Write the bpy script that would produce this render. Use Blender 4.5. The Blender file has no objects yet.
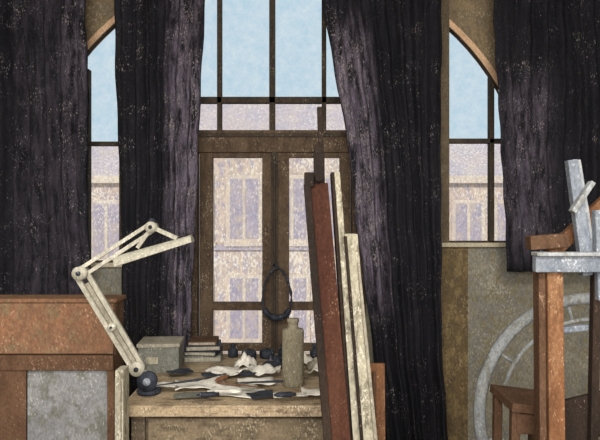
import bpy, math, random
from mathutils import Vector, Matrix
random.seed(4)
S=bpy.context.scene
try:
    S.view_settings.view_transform='Standard'
except Exception: pass
F=600.0; CH=1.4
def P(px,py,d): return Vector(((px-300)/F*d, d, CH-(py-220)/F*d))
def lin(c):
    o=[]
    for v in c:
        v/=255.0
        o.append(v/12.92 if v<=0.04045 else ((v+0.055)/1.055)**2.4)
    return (*o,1)
def pastel(name,c1,c2,speck=(200,190,170),amt=0.3,sc=10,ssc=95,stretch=(1,1,.35),rough=.85,fade=None,third=None,bump=.2,grain=.17):
    m=bpy.data.materials.new(name); m.use_nodes=True; nt=m.node_tree; N=nt.nodes; L=nt.links
    b=N['Principled BSDF']; b.inputs['Roughness'].default_value=rough
    try: b.inputs['Specular IOR Level'].default_value=.1
    except: pass
    tc=N.new('ShaderNodeTexCoord')
    mp=N.new('ShaderNodeMapping'); mp.inputs['Scale'].default_value=stretch; L.new(tc.outputs['Object'],mp.inputs['Vector'])
    n1=N.new('ShaderNodeTexNoise'); n1.inputs['Scale'].default_value=sc; n1.inputs['Detail'].default_value=8; n1.inputs['Roughness'].default_value=.75
    L.new(mp.outputs[0],n1.inputs['Vector'])
    r1=N.new('ShaderNodeMapRange'); r1.inputs['From Min'].default_value=.4; r1.inputs['From Max'].default_value=.6
    L.new(n1.outputs['Fac'],r1.inputs['Value'])
    mx=N.new('ShaderNodeMix'); mx.data_type='RGBA'; mx.inputs[6].default_value=lin(c1); mx.inputs[7].default_value=lin(c2)
    L.new(r1.outputs[0],mx.inputs[0])
    col=mx.outputs[2]
    if third is not None:
        n3=N.new('ShaderNodeTexNoise'); n3.inputs['Scale'].default_value=sc*2.7; n3.inputs['Detail'].default_value=7; n3.inputs['Roughness'].default_value=.7
        L.new(mp.outputs[0],n3.inputs['Vector'])
        r3=N.new('ShaderNodeMapRange'); r3.inputs['From Min'].default_value=.5; r3.inputs['From Max'].default_value=.6
        L.new(n3.outputs['Fac'],r3.inputs['Value'])
        m3=N.new('ShaderNodeMix'); m3.data_type='RGBA'; m3.inputs[7].default_value=lin(third)
        L.new(r3.outputs[0],m3.inputs[0]); L.new(col,m3.inputs[6]); col=m3.outputs[2]
    fa=None
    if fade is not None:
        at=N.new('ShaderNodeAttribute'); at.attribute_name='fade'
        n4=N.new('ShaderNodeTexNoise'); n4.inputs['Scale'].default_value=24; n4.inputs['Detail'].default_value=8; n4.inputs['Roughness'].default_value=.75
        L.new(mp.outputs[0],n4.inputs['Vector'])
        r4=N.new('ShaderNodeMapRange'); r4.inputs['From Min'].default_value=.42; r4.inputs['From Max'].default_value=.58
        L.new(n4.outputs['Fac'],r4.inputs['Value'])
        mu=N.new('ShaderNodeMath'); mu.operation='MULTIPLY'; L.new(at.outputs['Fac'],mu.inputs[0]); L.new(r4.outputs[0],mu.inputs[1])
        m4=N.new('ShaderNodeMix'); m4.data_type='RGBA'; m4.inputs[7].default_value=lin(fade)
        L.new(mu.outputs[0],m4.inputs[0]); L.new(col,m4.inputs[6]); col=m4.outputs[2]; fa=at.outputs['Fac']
    mp2=N.new('ShaderNodeMapping'); mp2.inputs['Scale'].default_value=(1,1,.6); mp2.inputs['Rotation'].default_value=(0,.5,0); L.new(tc.outputs['Object'],mp2.inputs['Vector'])
    n2=N.new('ShaderNodeTexNoise'); n2.inputs['Scale'].default_value=ssc*1.3; n2.inputs['Detail'].default_value=5; n2.inputs['Roughness'].default_value=.75
    L.new(mp2.outputs[0],n2.inputs['Vector'])
    rg=N.new('ShaderNodeMapRange'); rg.inputs['From Min'].default_value=.36; rg.inputs['From Max'].default_value=.64; rg.inputs['To Min'].default_value=1-grain*1.6; rg.inputs['To Max'].default_value=1+grain*1.3; rg.clamp=True
    L.new(n2.outputs['Fac'],rg.inputs['Value'])
    vm=N.new('ShaderNodeVectorMath'); vm.operation='SCALE'; L.new(col,vm.inputs[0]); L.new(rg.outputs[0],vm.inputs['Scale']); col=vm.outputs[0]
    nb=N.new('ShaderNodeTexNoise'); nb.inputs['Scale'].default_value=9 if ssc>30 else .6; nb.inputs['Detail'].default_value=5
    L.new(tc.outputs['Object'],nb.inputs['Vector'])
    n5=N.new('ShaderNodeTexNoise'); n5.inputs['Scale'].default_value=ssc*1.8; n5.inputs['Detail'].default_value=3; L.new(mp2.outputs[0],n5.inputs['Vector'])
    ad=N.new('ShaderNodeMath'); ad.operation='MULTIPLY_ADD'; L.new(nb.outputs['Fac'],ad.inputs[0]); ad.inputs[1].default_value=.5; L.new(n5.outputs['Fac'],ad.inputs[2])
    src=ad.outputs[0]
    if fa is not None:
        a2=N.new('ShaderNodeMath'); a2.operation='MULTIPLY_ADD'; L.new(fa,a2.inputs[0]); a2.inputs[1].default_value=.09; L.new(src,a2.inputs[2]); src=a2.outputs[0]
    th=.75+.22*(1-amt)
    r2=N.new('ShaderNodeMapRange'); r2.inputs['From Min'].default_value=th; r2.inputs['From Max'].default_value=th+.1; r2.inputs['To Max'].default_value=.75
    L.new(src,r2.inputs['Value'])
    m2=N.new('ShaderNodeMix'); m2.data_type='RGBA'; m2.inputs[7].default_value=lin(speck)
    L.new(r2.outputs[0],m2.inputs[0]); L.new(col,m2.inputs[6])
    L.new(m2.outputs[2],b.inputs['Base Color'])
    if bump:
        bp=N.new('ShaderNodeBump'); bp.inputs['Strength'].default_value=bump; bp.inputs['Distance'].default_value=.003
        L.new(n2.outputs['Fac'],bp.inputs['Height']); L.new(bp.outputs[0],b.inputs['Normal'])
    return m

cur=pastel('curtain_cloth',(27,27,32),(39,38,43),(150,142,142),.28,9,80,(1,1,.25),fade=(112,103,118),grain=.2)
wallM=pastel('wall_plaster',(146,141,126),(124,122,116),(182,177,164),.5,9,60,(1,1,.8),third=(132,124,100))
wallU=pastel('wall_ochre',(146,128,100),(118,104,84),(182,168,145),.5,9,60,(1,1,.8),third=(126,114,96))
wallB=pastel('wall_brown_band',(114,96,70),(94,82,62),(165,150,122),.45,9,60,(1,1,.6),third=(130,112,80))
frameM=pastel('window_wood',(60,54,48),(78,68,58),(150,138,125),.35,14,80)
frameD=pastel('door_wood',(78,64,53),(102,86,70),(165,148,130),.42,14,80)
archM=pastel('arch_trim',(226,188,152),(208,172,138),(235,215,190),.4,14,95)
sillM=pastel('sill_stone',(200,190,165),(176,166,142),(225,215,195),.4,14,95)
postM=pastel('post_wood',(92,82,68),(112,98,80),(160,145,120),.45,10,80)
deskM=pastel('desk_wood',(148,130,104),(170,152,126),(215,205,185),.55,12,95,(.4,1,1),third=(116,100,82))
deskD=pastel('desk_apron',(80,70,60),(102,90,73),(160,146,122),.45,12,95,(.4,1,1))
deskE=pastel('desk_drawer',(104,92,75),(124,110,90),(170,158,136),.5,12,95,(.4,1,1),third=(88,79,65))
redM=pastel('easel_redwood',(68,42,33),(84,55,43),(140,112,96),.35,9,110,(1,1,.2))
redD=pastel('easel_dark',(40,34,31),(57,46,39),(130,110,100),.3,9,110,(1,1,.2))
canvM=pastel('canvas_cream',(152,146,127),(176,170,151),(220,212,196),.55,12,95,(1,1,.3),third=(116,110,95))
canv2=pastel('canvas_grey',(134,128,114),(156,150,135),(212,206,190),.5,12,95,(1,1,.3))
orgM=pastel('pine_orange',(130,90,62),(104,73,53),(185,150,120),.42,9,95,(1,1,.25),third=(140,104,76))
brnM=pastel('brown_wood',(82,61,47),(102,77,60),(158,132,110),.4,9,95,(1,1,.4))
blueM=pastel('painted_bluegrey',(116,124,136),(142,148,157),(198,202,206),.5,12,95,(1,1,.5))
rustM=pastel('ochre_panel',(138,100,76),(114,88,70),(182,150,122),.45,8,75,(1,1,.8),third=(122,104,80))
greyM=pastel('grey_panel',(120,121,124),(138,138,139),(182,180,176),.5,7,75,(1,1,.8),third=(110,110,104))
lampM=pastel('lamp_enamel',(186,182,167),(160,156,142),(226,222,210),.45,30,95,rough=.5,grain=.14)
inkM=pastel('dark_enamel',(36,38,44),(56,60,70),(140,140,150),.32,20,95,rough=.5)
boxM=pastel('card_greygreen',(120,120,111),(98,100,93),(188,184,170),.45,14,95)
papM=pastel('paper',(228,224,215),(207,202,190),(242,240,234),.4,20,95,grain=.1)
tubeM=pastel('tube_olive',(146,139,119),(124,117,99),(205,196,172),.5,16,95)
floorM=pastel('floor_boards',(96,80,62),(116,98,76),(150,135,110),.3,5,70,(.3,2,1))
ceilM=pastel('ceiling_plaster',(205,198,182),(190,184,166),(220,215,205),.3,4,60)
facM=pastel('facade_stone',(220,196,174),(200,178,168),(244,232,218),.8,2.2,12,(1,1,.6),third=(182,167,176),bump=0,grain=.11)
facW=pastel('facade_window',(170,159,174),(188,172,178),(226,212,204),.7,2.5,12,(1,1,.6),third=(196,177,168),bump=0,grain=.11)
facT=pastel('facade_trim',(226,206,184),(206,187,176),(244,232,218),.7,2.5,12,bump=0,grain=.1)
roofM=pastel('roof_slate',(188,176,184),(204,187,182),(230,219,211),.7,2,12,bump=0,grain=.11)
tinM=pastel('bluish_hoop',(148,153,158),(168,171,173),(202,204,204),.5,12,75,third=(132,132,124))
glass=bpy.data.materials.new('window_glass'); glass.use_nodes=True
nt=glass.node_tree; nt.nodes.clear()
o=nt.nodes.new('ShaderNodeOutputMaterial'); t=nt.nodes.new('ShaderNodeBsdfTransparent'); t.inputs[0].default_value=(.985,.99,.99,1)
nt.links.new(t.outputs[0],o.inputs[0])

class B:
    def __init__(s,name): s.name=name; s.v=[]; s.f=[]; s.mi=[]; s.m=[]; s.sm=[]; s.fade=None
    def mat(s,m):
        if m not in s.m: s.m.append(m)
        return s.m.index(m)
    def add(s,vs,fs,m,smooth=False):
        o=len(s.v); s.v+= [tuple(v) for v in vs]; i=s.mat(m)
        for f in fs: s.f.append([o+a for a in f]); s.mi.append(i); s.sm.append(smooth)
    def hexa(s,p,m):
        s.add(p,[(3,2,1,0),(4,5,6,7),(0,1,5,4),(1,2,6,5),(2,3,7,6),(3,0,4,7)],m)
    def box(s,x0,x1,y0,y1,z0,z1,m):
        s.hexa([(x0,y0,z0),(x1,y0,z0),(x1,y1,z0),(x0,y1,z0),(x0,y0,z1),(x1,y0,z1),(x1,y1,z1),(x0,y1,z1)],m)
    def rbox(s,c,size,rz,m,rx=0,ry=0):
        R=Matrix.Rotation(rz,3,'Z')@Matrix.Rotation(ry,3,'Y')@Matrix.Rotation(rx,3,'X'); c=Vector(c); a,b,h=[q/2 for q in size]
        s.hexa([c+R@Vector(q) for q in [(-a,-b,-h),(a,-b,-h),(a,b,-h),(-a,b,-h),(-a,-b,h),(a,-b,h),(a,b,h),(-a,b,h)]],m)
    def beam(s,p0,p1,w0,d,m,w1=None,up=(0,1,0)):
        p0=Vector(p0);p1=Vector(p1); ax=(p1-p0).normalized(); u=Vector(up); u=(u-ax*u.dot(ax)).normalized(); r=u.cross(ax)
        w1=w0 if w1 is None else w1
        q=[]
        for p,w in((p0,w0),(p1,w1)):
            q+=[p-r*w/2-u*d/2,p+r*w/2-u*d/2,p+r*w/2+u*d/2,p-r*w/2+u*d/2]
        s.hexa(q,m)
    def cyl(s,p0,p1,r0,m,r1=None,n=16):
        s.tube([p0,p1],[r0,r0 if r1 is None else r1],m,n)
    def tube(s,pts,rs,m,n=10,closed=False):
        pts=[Vector(p) for p in pts]
        if not isinstance(rs,(list,tuple)): rs=[rs]*len(pts)
        vs=[];K=len(pts); prev=None
        for i,p in enumerate(pts):
            if closed: t=pts[(i+1)%K]-pts[i-1]
            else: t=pts[min(i+1,K-1)]-pts[max(i-1,0)]
            t.normalize()
            if prev is None:
                a=Vector((0,0,1)) if abs(t.z)<.9 else Vector((0,1,0)); u=(a-t*a.dot(t)).normalized()
            else: u=(prev-t*prev.dot(t)).normalized()
            prev=u; w=t.cross(u)
            for j in range(n):
                th=2*math.pi*j/n; vs.append(p+(u*math.cos(th)+w*math.sin(th))*rs[i])
        fs=[]
        for i in range(K if closed else K-1):
            a=i*n;b=((i+1)%K)*n
            for j in range(n): fs.append((a+j,a+(j+1)%n,b+(j+1)%n,b+j))
        if not closed: fs.append(tuple(range(n))[::-1]); fs.append(tuple((K-1)*n+j for j in range(n)))
        s.add(vs,fs,m,True)
    def lathe(s,c,prof,m,n=20):
        c=Vector(c)
        s.tube([c+Vector((0,0,z)) for r,z in prof],[max(r,.0005) for r,z in prof],m,n)
    def grid(s,fn,nu,nv,m):
        vs=[fn(i/nu,j/nv) for j in range(nv+1) for i in range(nu+1)]
        fs=[(j*(nu+1)+i,j*(nu+1)+i+1,(j+1)*(nu+1)+i+1,(j+1)*(nu+1)+i) for j in range(nv) for i in range(nu)]
        s.add(vs,fs,m,True)
    def done(s,bevel=0,solid=0,fade=None):
        me=bpy.data.meshes.new(s.name); me.from_pydata(s.v,[],s.f)
        for m in s.m: me.materials.append(m)
        for p,i,k in zip(me.polygons,s.mi,s.sm): p.material_index=i; p.use_smooth=k
        if fade:
            a=me.attributes.new('fade','FLOAT','POINT')
            for i,v in enumerate(fade): a.data[i].value=v
        me.update()
        ob=bpy.data.objects.new(s.name,me); S.collection.objects.link(ob)
        if solid:
            q=ob.modifiers.new('s','SOLIDIFY'); q.thickness=solid; q.offset=0
        if bevel:
            q=ob.modifiers.new('b','BEVEL'); q.width=bevel; q.segments=2; q.limit_method='ANGLE'; q.angle_limit=math.radians(50)
        return ob

# ---------------- room shell ----------------
WY=3.6; TH=.1; RX=2.6; ZC=3.2; BY=-2.6
def wx(px): return (px-300)*.006
def wz(py): return CH-(py-220)*.006
AX,AZ,AR=wx(280),wz(214),1.545
sl,sr=wz(266),wz(246)
cx0,cx1=wx(188),wx(366)
def archz(x): return AZ+math.sqrt(max(AR*AR-(x-AX)**2,0))
w=B('wall_front')
def col(x0,x1,zb0,zb1,zt0,zt1,m):
    w.hexa([(x0,WY,zb0),(x1,WY,zb1),(x1,WY+TH,zb1),(x0,WY+TH,zb0),(x0,WY,zt0),(x1,WY,zt1),(x1,WY+TH,zt1),(x0,WY+TH,zt0)],m)
xl,xr=AX-AR,AX+AR
for a,b in((-RX-.2,xl),(xr,RX+.2)): 
    col(a,b,0,0,wz(246),wz(246),wallM); col(a,b,wz(246),wz(246),ZC,ZC,wallU)
n=64
for i in range(n):
    a=AX-AR*math.cos(math.pi*i/n); b=AX-AR*math.cos(math.pi*(i+1)/n)
    col(a,b,archz(a) if i else AZ,archz(b) if i<n-1 else AZ,ZC,ZC,wallU)
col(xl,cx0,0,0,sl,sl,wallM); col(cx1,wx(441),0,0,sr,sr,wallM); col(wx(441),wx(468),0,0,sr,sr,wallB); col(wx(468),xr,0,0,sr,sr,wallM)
w.done()
for nm,a in(('wall_left',-RX-.2),('wall_right',RX)):
    q=B(nm); q.box(a,a+.2,BY,WY,0,ZC,wallM); q.done()
q=B('wall_back'); q.box(-RX-.2,RX+.2,BY-.2,BY,0,ZC,wallM); q.done()
q=B('floor'); q.box(-RX-.2,RX+.2,BY-.2,WY+TH,-.2,0,floorM); q.done()
q=B('ceiling'); q.box(-RX-.2,RX+.2,BY-.2,WY+TH,ZC,ZC+.2,ceilM); q.done()
q=B('trim_1'); q.box(cx1,xr+.02,WY-.03,WY+.02,sr-.005,sr+.02,sillM); q.done(.003)
q=B('trim_2'); q.box(xl-.02,cx0,WY-.03,WY+.02,sl-.005,sl+.02,sillM); q.done(.003)
# ---------------- window ----------------
f=B('window_1'); y0,y1=WY+.02,WY+.07
def vbar(px0,px1,py0,py1,m,yy=(y0,y1)): f.box(wx(px0),wx(px1),yy[0],yy[1],wz(py1),wz(py0),m)
def arc(r0,r1,ya,yb,m):
    K=48
    for i in range(K):
        a0=math.pi*i/K;a1=math.pi*(i+1)/K
        def pt(r,a,y): return (AX+r*math.cos(a),y,AZ+r*math.sin(a))
        f.hexa([pt(r0,a0,ya),pt(r1,a0,ya),pt(r1,a0,yb),pt(r0,a0,yb),pt(r0,a1,ya),pt(r1,a1,ya),pt(r1,a1,yb),pt(r0,a1,yb)],m)
arc(AR-.03,AR+.004,WY-.006,WY+.06,archM)
arc(AR-.036,AR-.029,WY+.0,WY+.04,frameM)
vbar(437,449,-25,245,postM,(WY-.01,WY+.08)); vbar(437,440.5,-20,245,frameM,(WY-.014,WY+.08))
vbar(491,495.5,75,245,frameM); vbar(449,530,138,142.5,frameM)
vbar(26,130,141,145,frameM); vbar(118,130,10,265,frameM); vbar(85,87.5,68,265,frameM)
vbar(24,29,200,265,frameM)
vbar(531,536,205,245,frameM); vbar(447,536,241,246,frameM); vbar(25,130,261,266,frameM)
vbar(130,437,96,102,frameM)
vbar(216.5,221,-32,132,frameM); vbar(269,275,-42,132,frameM); vbar(322,326.5,-36,132,frameM); vbar(172,176,-6,132,frameM); vbar(366,372,-18,440,frameM)
vbar(186,370,130,152,frameD,(WY+.0,WY+.09)); vbar(186,370,133,137,frameM,(WY-.012,WY+.08))
vbar(186,197,132,600,frameD,(WY+.0,WY+.09)); vbar(352,366,132,600,frameD,(WY+.0,WY+.09))
vbar(130,136,0,266,frameM)
for (a,b) in((199,273),(276,351)):
    vbar(a,a+13,152,448,frameD,(WY+.02,WY+.07)); vbar(b-11,b,152,448,frameD,(WY+.02,WY+.07))
    vbar(a,b,152,157,frameD,(WY+.021,WY+.069)); vbar(a,b,303,311,frameD,(WY+.021,WY+.069)); vbar(a,b,345,352,frameD,(WY+.021,WY+.069)); vbar(a,b,395,452,frameD,(WY+.021,WY+.069))
vbar(271,278,150,452,frameM,(WY+.005,WY+.075))
f.cyl((wx(274.5),WY-.015,wz(430)),(wx(274.5),WY-.015,wz(155)),.006,frameM); f.cyl((wx(274.5),WY-.03,wz(266)),(wx(274.5),WY+.02,wz(266)),.009,frameM)
f.box(cx0,cx1,WY+.05,WY+.052,wz(452),wz(150),glass)
ga=[(AX+(AR-.02)*math.cos(math.pi*i/40),WY+.05,AZ+(AR-.02)*math.sin(math.pi*i/40)) for i in range(41)]
f.add(ga,[tuple(range(41))],glass)
f.box(xl+.02,cx0,WY+.05,WY+.052,sl,AZ,glass); f.box(cx1,xr-.02,WY+.05,WY+.052,sr,AZ,glass)
f.done(.002)

# ---------------- curtains ----------------
def curtain(name,rows,d,fn,folds,amp,ph=0):
    b=B(name); nu=folds*10; nv=40; fade=[]
    rows=sorted(rows)
    k=d/F
    def lerp(py):
        if py<=rows[0][0]: return rows[0][1:]
        for r0,r1 in zip(rows,rows[1:]):
            if py<=r1[0]:
                t=(py-r0[0])/(r1[0]-r0[0]); return tuple(r0[i]+(r1[i]-r0[i])*t for i in(1,2))
        return rows[-1][1:]
    pa,pb=rows[0][0],rows[-1][0]
    def g(u,v):
        py=pb+(pa-pb)*v; l,r=lerp(py)
        uu=u+.012*math.sin(v*7+u*9)
        px=l+(r-l)*uu+1.2*math.sin(v*31+ph)*math.cos(v*17)
        a=amp*(.75+.25*math.sin(v*4+u*13+ph))
        y=d+a*math.sin(2*math.pi*folds*u+ph+.5*math.sin(v*5))+.3*a*math.sin(2*math.pi*folds*2.3*u+v*3)
        fade.append(fn(u,v,px,py))
        return ((px-300)*k,y,CH-(py-220)*k)
    b.grid(g,nu,nv,cur); return b.done(solid=.003,fade=fade)
def bump(x,a,b,s=8): return max(0,min(1,(x-a)/s))*max(0,min(1,(b-x)/s))
TOPY=-72
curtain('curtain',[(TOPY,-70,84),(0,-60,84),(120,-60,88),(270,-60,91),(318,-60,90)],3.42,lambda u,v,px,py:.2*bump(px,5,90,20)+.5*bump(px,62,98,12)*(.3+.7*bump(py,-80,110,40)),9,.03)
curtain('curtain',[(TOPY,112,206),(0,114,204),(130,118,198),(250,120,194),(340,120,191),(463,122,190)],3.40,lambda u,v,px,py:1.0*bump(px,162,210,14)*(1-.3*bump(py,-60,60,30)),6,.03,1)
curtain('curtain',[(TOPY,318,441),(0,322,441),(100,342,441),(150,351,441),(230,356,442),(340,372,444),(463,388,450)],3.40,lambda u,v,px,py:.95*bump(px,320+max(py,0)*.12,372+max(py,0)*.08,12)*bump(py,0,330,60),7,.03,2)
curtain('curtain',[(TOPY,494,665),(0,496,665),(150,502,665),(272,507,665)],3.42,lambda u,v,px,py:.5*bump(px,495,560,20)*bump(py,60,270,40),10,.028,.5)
q=B('curtain_rod'); zr=CH-(TOPY-220)*3.41/F
q.cyl((-2.3,3.41,zr+.03),(2.3,3.41,zr+.03),.016,brnM)
for x in(-2.2,-.1,2.2): q.box(x-.015,x+.015,3.40,3.602,zr+.02,zr+.04,brnM)
for x in(-2.32,2.32): q.lathe((x,3.41,zr+.0),[(.001,0),(.03,.015),(.03,.045),(.001,.06)],brnM)
q.done()

# ---------------- desk ----------------
d=B('writing_desk'); X0,X1,Y0,Y1,ZD=-.63,.27,2.1,2.92,.75
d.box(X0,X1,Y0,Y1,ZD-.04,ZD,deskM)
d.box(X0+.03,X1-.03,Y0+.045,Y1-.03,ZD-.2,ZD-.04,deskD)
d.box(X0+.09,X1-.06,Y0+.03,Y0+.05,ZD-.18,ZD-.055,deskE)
for s_ in(-.25,.1): d.lathe((s_,Y0+.022,ZD-.15),[(.001,0),(.012,.004),(.012,.02),(.001,.024)],brnM)
for x in(X0+.03,X1-.08):
    for y in(Y0+.03,Y1-.08): d.box(x,x+.05,y,y+.05,0,ZD-.04,deskD)
d.done(.004)

# ---------------- cabinet left ----------------
c=B('wooden_cabinet'); CY=2.34; k=CY/F
def cx(px): return (px-300)*k
def cz(py): return CH-(py-220)*k
c.box(cx(-45),cx(114),CY+.02,CY+.13,0,cz(301),brnM)
c.box(cx(-48),cx(116),CY+.005,CY+.14,cz(303),cz(299),rustM)
c.box(cx(-44),cx(113),CY+.002,CY+.02,cz(354),cz(303.5),rustM)
c.box(cx(-45),cx(114),CY-.01,CY+.02,cz(370),cz(355),brnM)
c.box(cx(-45),cx(26),CY,CY+.02,cz(570),cz(370),brnM)
c.box(cx(26),cx(107),CY+.008,CY+.02,cz(555),cz(371),greyM)
c.box(cx(24),cx(26.5),CY+.002,CY+.02,cz(555),cz(370),redD)
c.box(cx(107),cx(114),CY,CY+.02,cz(570),cz(370),brnM); c.box(cx(26),cx(109),CY,CY+.02,cz(570),cz(555),brnM)
c.lathe((cx(100),CY-.01,cz(470)),[(.001,0),(.012,.004),(.012,.02),(.001,.024)],inkM)
c.done(.003)
q=B('stretched_canvas'); 
q.rbox(((123-300)/F*2.04,2.03,.45),(.028,.07,.90),0,canvM)
q.box((119.5-300)/F*2.04,(125.5-300)/F*2.04,1.985,1.995,.03,.87,canv2)
q.done(.003)

# ---------------- desk lamp ----------------
L=B('desk_lamp')
yb,ye,yp=2.25,2.12,2.2
bx=P(149,0,yb).x
L.lathe((bx,yb,ZD),[(.042,0),(.046,.012),(.04,.024),(.018,.032),(.015,.06),(.018,.075)],inkM)
L.cyl((bx+.003,yb-.045,.805),(bx+.003,yb-.015,.805),.038,inkM,.034)
L.cyl((bx+.003,yb-.05,.805),(bx+.003,yb-.04,.805),.014,blueM)
base=P(138,368,yb-.02)
L.cyl((bx,yb,.80),base,.016,lampM)
el=P(81,273,ye); pv=P(152,227,yp)
def rails(p,q_,gap,wd):
    dr=(q_-p).normalized(); nrm=Vector((dr.z,0,-dr.x)).normalized()
    for o in(-gap,gap): L.beam(p+nrm*o+Vector((0,o*.6,0)),q_+nrm*o+Vector((0,o*.6,0)),wd,.013,lampM)
rails(base,el,.016,.016); rails(el,pv,.013,.013)
L.beam(base,base+(el-base)*.9,.014,.008,canv2)
m_=base+(el-base)*.45
for p,r in((base,.026),(el,.024),(pv,.02),(m_,.014)):
    L.cyl(p-Vector((0,.026,0)),p+Vector((0,.026,0)),r,lampM); L.cyl(p-Vector((0,.03,0)),p+Vector((0,.03,0)),r*.35,inkM)
a=P(192,238,yp-.02); b_=P(117,262,yp-.02)
ax=(b_-a).normalized(); up=Vector((-ax.z,0,ax.x)).normalized()
if up.z<0: up=-up
def shade(u,v):
    wdt=.032+.014*u; th=math.pi*v
    return a+(b_-a)*u+Vector((0,1,0))*(math.cos(th)*wdt)+up*(math.sin(th)*(wdt*.8)-.014)
L.grid(shade,10,12,lampM)
for t in(0,1):
    p=a+(b_-a)*t; w_=.032+.014*t
    vs=[p+Vector((0,1,0))*(math.cos(math.pi*j/12)*w_)+up*(math.sin(math.pi*j/12)*w_*.8-.014) for j in range(13)]
    L.add(vs,[tuple(range(13))],lampM)
L.cyl(a+ax*.03,b_-ax*.03,.01,papM)
L.beam(pv,a+(b_-a)*.18+up*.015,.015,.014,lampM); L.beam(pv,a+(b_-a)*.7+up*.025,.013,.012,lampM); 
L.lathe(pv+Vector((0,0,.01)),[(.012,0),(.018,.01),(.006,.022)],inkM)
L.done()

# ---------------- desk clutter ----------------
q=B('storage_box')
bxx=P(158,0,2.56).x
q.rbox((bxx,2.62,ZD+.055),(.17,.16,.11),.08,boxM); q.rbox((bxx,2.62,ZD+.118),(.18,.17,.016),.08,canv2)
q.rbox((bxx-.02,2.537,ZD+.055),(.05,.004,.03),.08,canvM); q.done(.003)
q=B('book_stack')
zz=ZD
for i,(sx,h,r,m) in enumerate(((.17,.03,.08,boxM),(.15,.022,-.1,inkM),(.16,.026,.12,inkM),(.13,.018,.05,brnM))):
    q.rbox((P(203,0,2.78).x,2.8,zz+h/2),(sx,.14,h),r,m); q.rbox((P(203,0,2.78).x,2.797,zz+h/2),(sx-.01,.145,h*.6),r,canv2); zz+=h
q.done(.002)
def sheet(b,x,y,z,sx,sy,r,m,cr=.01,seed=0):
    def g(u,v):
        lx=(u-.5)*sx; ly=(v-.5)*sy
        h=cr*(1+math.sin(u*5+seed)*math.cos(v*4+seed*2))*.7+cr*.5*(1+math.sin(u*13+v*9+seed))*.5
        return (x+lx*math.cos(r)-ly*math.sin(r),y+lx*math.sin(r)+ly*math.cos(r),z+h+.001)
    b.grid(g,10,10,m)
q=B('loose_papers')
pp=[(200,387,.19,.15,.2,papM,.012),(235,393,.2,.13,-.3,papM,.004),(228,376,.16,.12,.6,papM,.02),(262,376,.14,.1,-.2,papM,.025),(256,385,.14,.1,.2,papM,.01),(192,398,.13,.06,.15,boxM,.003),(262,398,.1,.08,.4,inkM,.004),(318,397,.12,.1,.1,papM,.01),(320,376,.08,.12,-.5,papM,.02),(342,378,.12,.14,.3,papM,.02),(180,376,.1,.07,.5,inkM,.004),(340,398,.1,.06,0,tubeM,.005),(290,401,.12,.05,.1,papM,.004),(214,380,.1,.05,.3,inkM,.004),(246,380,.07,.05,-.5,inkM,.006),(224,399,.12,.03,.1,papM,.006),(166,392,.09,.06,-.2,papM,.004)]
for i,(px,py,sx,sy,r,m,cr) in enumerate(pp):
    dd=.65*600/(py-220); sheet(q,(px-300)/F*dd,dd,ZD+.0015*i,sx,sy,r,m,cr,i*1.7)
q.done(solid=.001)
q=B('cardboard_tube'); 
yy=2.36; xx=P(293,0,yy).x
q.lathe((xx,yy,ZD),[(.04,0),(.043,.005),(.043,.21),(.04,.222),(.022,.226),(.02,.245),(.024,.25),(.024,.262),(.001,.264)],tubeM); q.done()
def item(name,prof,m,px,py):
    dd=.65*600/(py-220); q=B(name); q.lathe(((px-300)/F*dd,dd,ZD),prof,m,16); return q.done()
bot=[(.02,0),(.024,.004),(.024,.03),(.02,.038),(.01,.042),(.01,.05),(.014,.052),(.014,.064),(.001,.066)]
pot=[(.028,0),(.034,.004),(.036,.03),(.03,.04),(.026,.034),(.001,.03)]
item('ink_bottle',bot,inkM,233,357); item('ink_bottle',bot,inkM,283,357); item('ink_bottle',bot,inkM,315,358)
item('paint_pot',pot,inkM,249,359); item('paint_pot',pot,inkM,267,358); item('paint_pot',pot,inkM,334,360)
q=B('rag_heap')
for i,(px,py,sx,m) in enumerate(((300,364,.14,papM),(276,367,.12,inkM),(322,367,.13,canv2),(246,366,.1,papM))):
    dd=.65*600/(py-220); cxx=(px-300)/F*dd
    def g(u,v,i=i,cxx=cxx,dd=dd,sx=sx):
        x=(u-.5)*2;y=(v-.5)*2; rr=min(1,math.hypot(x,y)/1.3); h=.05*(1-rr)*(1+.5*math.sin(x*7+i)*math.cos(y*6+i*2))
        return (cxx+x*sx*.5,dd+y*.05,ZD+.002+max(0,h))
    q.grid(g,12,10,m)
q.done(solid=.001)
for i,(px,py,r) in enumerate(((208,403,.2),(248,394,-.4),(222,386,1.0),(285,403,.1))):
    dd=.65*600/(py-220); q=B('paint_tube'); c0=Vector(((px-300)/F*dd,dd,ZD+.03)); ax=Vector((math.cos(r),math.sin(r),0))
    q.tube([c0-ax*.04,c0-ax*.025,c0+ax*.022,c0+ax*.028,c0+ax*.04],[.003,.009,.010,.006,.006],[inkM,canv2,orgM,inkM][i],10); q.done()
q=B('paintbrush'); 
for i,(px,py,r) in enumerate(((182,394,.5),(236,397,2.8),(262,394,.15))):
    dd=.65*600/(py-220); c0=Vector(((px-300)/F*dd,dd,ZD+.045)); ax=Vector((math.cos(r),math.sin(r),0)); q.tube([c0-ax*.1,c0+ax*.05,c0+ax*.06,c0+ax*.085],[.002,.005,.006,.001],inkM if i!=1 else brnM,8)
q.done()
q=B('hanging_cord_loop'); pts=[]
dl=WY-.045; 
for i in range(40):
    t=2*math.pi*i/40; rx=14*(1-.28*math.cos(t))*math.sin(t); pts.append(P(277+rx,293-25*math.cos(t),dl)+Vector((0,.006*math.sin(3*t),0)))
q.tube(pts,[.007+.011*(1 if abs(i-20)<6 else 0)+.003*math.sin(i*2.1) for i in range(40)],inkM,8,True)
q.tube([P(277,268,dl),P(275,263,dl),P(274,266,dl+.02)],.006,inkM,8)
for s_ in(-1,1): q.tube([P(279+s_*5,314,dl),P(284+s_*9,322,dl)],[.008,.002],inkM,8)
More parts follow.
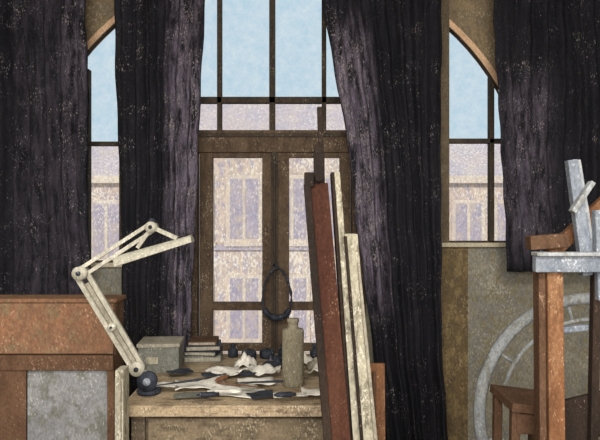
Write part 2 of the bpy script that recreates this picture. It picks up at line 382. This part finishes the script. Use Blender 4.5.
q.done()

# ---------------- central easel ----------------
e=B('artist_easel'); D=1.88
def E(px,py,dd=0): return P(px,py,D+dd)
fy=220+CH/D*F
e.beam(E(357,fy-8),E(316.5,184),.08,.045,redM,.07)
e.beam(E(345.5,fy-8,-.026),E(307,184,-.026),.03,.02,redD,.022)
e.beam(E(324,240,.0),E(319.5,107),.02,.018,redD,.016)
e.rbox(E(319,170),(.034,.04,.1),0,redD); e.cyl(E(319,178,-.05),E(319,178,.03),.012,redD)
e.rbox(E(309,180,-.01),(.03,.05,.045),0,redD); e.rbox(E(318,150),(.024,.03,.03),0,redD)
tr=E(350,500); e.rbox((tr.x+.02,1.88,tr.z),(.34,.2,.03),0,redM,0,.08)
fx=E(357,fy).x
e.box(fx-.35,fx+.35,1.85,1.91,0,.05,redM)
for s_ in(-.3,.3): e.box(fx+s_-.03,fx+s_+.03,1.6,2.06,0,.045,redM)
e.beam((fx-.3,1.88,.05),(fx-.03,1.88,.55),.03,.02,redD); e.beam((fx+.3,1.88,.05),(fx-.01,1.88,.5),.03,.02,redD)
e.done(.003)
c=B('stretched_canvas')
def slab(pb,pt,w0,w1,y0_,y1_,m):
    h=[]
    for p,w_ in((pb,w0),(pt,w1)):
        h+=[(p.x-w_/2,y0_,p.z),(p.x+w_/2,y0_,p.z),(p.x+w_/2,y1_,p.z),(p.x-w_/2,y1_,p.z)]
    c.hexa(h,m)
slab(E(361,488),E(337,172),.028,.018,1.88,1.96,canvM)
slab(E(353.5,488),E(332.5,172),.01,.008,1.875,1.965,redD)
slab(E(372,488),E(351,234),.04,.04,1.87,1.98,canvM)
slab(E(365.5,488),E(345,236),.01,.009,1.862,1.99,redD)
slab(E(380,488),E(358,262),.012,.008,1.86,1.99,canv2)
c.done(.002)
q=B('wooden_plank'); q.beam((.25,2.0,0),(.255,2.075,.905),.075,.018,orgM); q.beam((.25,1.988,.3),(.255,2.058,.88),.012,.01,brnM); q.done(.003)

# ---------------- right easel ----------------
r=B('studio_easel'); D=1.9
def R(px,py,dd=0): return P(px,py,D+dd)
fy=220+CH/D*F
r.beam(R(557,fy-2),R(552,262),.05,.05,orgM)
r.beam(R(542,fy-2,.01),R(539,262,.01),.022,.05,brnM)
r.beam(R(534,264,-.03),R(680,264,-.03),.05,.03,blueM); r.beam(R(534,254,-.035),R(680,254,-.035),.012,.05,tinM)
r.beam(R(571,160,.03),R(588,275,.03),.032,.03,blueM,.045); r.beam(R(577,160,.03),R(596,275,.03),.01,.034,tinM)
r.beam(R(592,182,.0),R(572,212,.0),.016,.03,tinM)
r.beam(R(550,254,.09),R(612,196,.09),.045,.03,orgM)
r.beam(R(528,243,.05),R(566,240,.05),.045,.05,brnM)
r.beam(R(598,210,.0),R(601,300,.0),.03,.03,blueM)
r.beam(R(596,270,.02),R(588,fy-5,.02),.025,.03,redD)
r.beam(R(640,fy-2),R(632,262),.056,.05,orgM)
r.beam(R(545,fy-30),R(645,fy-30),.06,.04,brnM)
r.beam(R(556,424,.04),R(640,404,.04),.14,.02,redD)
r.beam(R(560,330,.05),R(640,322,.05),.02,.02,blueM)
r.done(.003)
q=B('wooden_footstool'); D=2.15
z=CH-(400-220)/F*D; ox=P(524,0,D).x
q.rbox((ox,D,z),(.17,.24,.03),0,brnM,0,.12)
q.rbox((ox,D-.1,z-.05),(.13,.02,.07),0,brnM)
for sx in(-.065,.065):
    for sy in(-.09,.09): q.beam((ox+sx*1.15,D+sy,0),(ox+sx,D+sy,z-.01),.03,.03,brnM)
q.rbox((ox,D,z*.5),(.15,.02,.03),0,brnM)
q.done(.003)
q=B('bentwood_hoop'); D=2.55; pts=[];pts2=[]
cxh=P(604,0,D).x
for i in range(64):
    t=2*math.pi*i/64; zz=.54+.51*math.sin(t); pts.append((cxh+.51*math.cos(t),D+.12*zz,zz)); zz2=.54+.42*math.sin(t); pts2.append((cxh+.42*math.cos(t),D+.12*zz2-.01,zz2))
q.tube(pts,.027,tinM,10,True); q.tube(pts2,.009,tinM,8,True)
for i in range(0,8):
    t=math.pi*2*i/8+.2; zc=.54
    q.tube([(cxh+.42*math.cos(t),D+.12*(zc+.42*math.sin(t)),zc+.42*math.sin(t)),(cxh+.5*math.cos(t),D+.12*(zc+.5*math.sin(t)),zc+.5*math.sin(t))],.008,tinM,8)
q.done()

# ---------------- exterior ----------------
def building(name,x0,x1,ztop,y,cols,row_z,ww,wh,rh=1.0):
    b=B(name); b.box(x0,x1,y,y+5,-8,ztop,facM)
    b.box(x0-.1,x1+.1,y-.2,y,ztop-.2,ztop,facT); b.box(x0,x1,y-.08,y,ztop-2.9,ztop-2.75,facW); b.box(x0,x1,y-.08,y,ztop-5.6,ztop-5.4,facT)
    b.hexa([(x0,y-.1,ztop),(x1,y-.1,ztop),(x1,y+5,ztop),(x0,y+5,ztop),(x0+.1,y+.8,ztop+rh),(x1-.1,y+.8,ztop+rh),(x1-.1,y+4.2,ztop+rh),(x0+.1,y+4.2,ztop+rh)],roofM)
    for zc in row_z:
        for i in range(cols):
            xc=x0+(i+.5)*(x1-x0)/cols
            b.box(xc-ww/2-.1,xc+ww/2+.1,y-.04,y,zc-wh/2-.1,zc+wh/2+.1,facT)
            b.box(xc-ww/2,xc+ww/2,y-.05,y-.03,zc-wh/2,zc+wh/2,facW)
            b.box(xc-.04,xc+.04,y-.06,y-.04,zc-wh/2,zc+wh/2,facT)
            b.box(xc-ww/2-.15,xc+ww/2+.15,y-.12,y,zc-wh/2-.2,zc-wh/2-.1,facT)
    return b.done()
building('town_building',-3.4,1.7,3.5,16,4,(1.7,-.95,-3.4),.75,1.6,1.35)
building('town_building',-12,-3.45,2.6,16.4,7,(1.1,-1.4,-4),.75,1.5)
building('town_building',1.75,12,2.6,16.4,9,(1.1,-1.4,-4),.7,1.5)
q=B('street_ground'); q.box(-30,30,4.2,40,-8.3,-8,roofM); q.done()

# ---------------- light ----------------
W=bpy.data.worlds.new('sky'); S.world=W; W.use_nodes=True; nt=W.node_tree; bg=nt.nodes['Background']
tc=nt.nodes.new('ShaderNodeTexCoord'); no=nt.nodes.new('ShaderNodeTexNoise'); no.inputs['Scale'].default_value=60; no.inputs['Detail'].default_value=10; no.inputs['Roughness'].default_value=.9
nt.links.new(tc.outputs['Generated'],no.inputs['Vector'])
cr=nt.nodes.new('ShaderNodeValToRGB'); cr.color_ramp.elements[0].position=.4; cr.color_ramp.elements[0].color=lin((178,205,221)); cr.color_ramp.elements[1].position=.62; cr.color_ramp.elements[1].color=lin((208,221,228))
nt.links.new(no.outputs['Fac'],cr.inputs[0]); nt.links.new(cr.outputs[0],bg.inputs['Color']); bg.inputs['Strength'].default_value=1.05
sl_=bpy.data.lights.new('sun','SUN'); sl_.energy=2.1; sl_.angle=.1; sl_.color=(1,.92,.82)
so=bpy.data.objects.new('sun',sl_); S.collection.objects.link(so); so.rotation_euler=Vector((.35,.8,-.45)).to_track_quat('-Z','Y').to_euler()
for i,(x,y,en) in enumerate(((-.9,-.6,100),(1.1,-.6,90))):  # unseen overhead area lights and their housings, added to brighten the interior
    q=B('ceiling_fill_housing'); q.box(x-.72,x+.72,y-.4,y+.4,3.1,3.2,lampM); ob=q.done(.01)
    al=bpy.data.lights.new('ceiling_fill','AREA'); al.shape='RECTANGLE'; al.size=1.4; al.size_y=.75; al.energy=en; al.color=(1,.96,.9)
    ao=bpy.data.objects.new('ceiling_fill',al); S.collection.objects.link(ao); ao.parent=ob; ao.location=(x,y,3.09)
q=B('back_fill_frame')  # made-up window frame around the fill light behind the camera
for a_,b2 in((-1.75,-1.68),(1.68,1.75),(-.03,.03)): q.box(a_,b2,BY,BY+.05,.9,2.9,frameD)
for a_,b2 in((.9,.97),(2.83,2.9),(1.88,1.92)): q.box(-1.75,1.75,BY,BY+.05,a_,b2,frameD)
ob=q.done(.003)
al=bpy.data.lights.new('back_fill','AREA'); al.shape='RECTANGLE'; al.size=3.3; al.size_y=1.8; al.energy=195; al.color=(1,.98,.95)  # added fill, throws flat frontal light onto the front wall
ao=bpy.data.objects.new('back_fill',al); S.collection.objects.link(ao); ao.parent=ob; ao.location=(0,BY+.07,1.9); ao.rotation_euler=(math.pi/2,0,0)
cam=bpy.data.cameras.new('camera'); cam.lens=36; cam.sensor_width=36; cam.clip_start=.05
co=bpy.data.objects.new('camera',cam); S.collection.objects.link(co); co.location=(0,0,CH); co.rotation_euler=(math.pi/2,0,0); S.camera=co
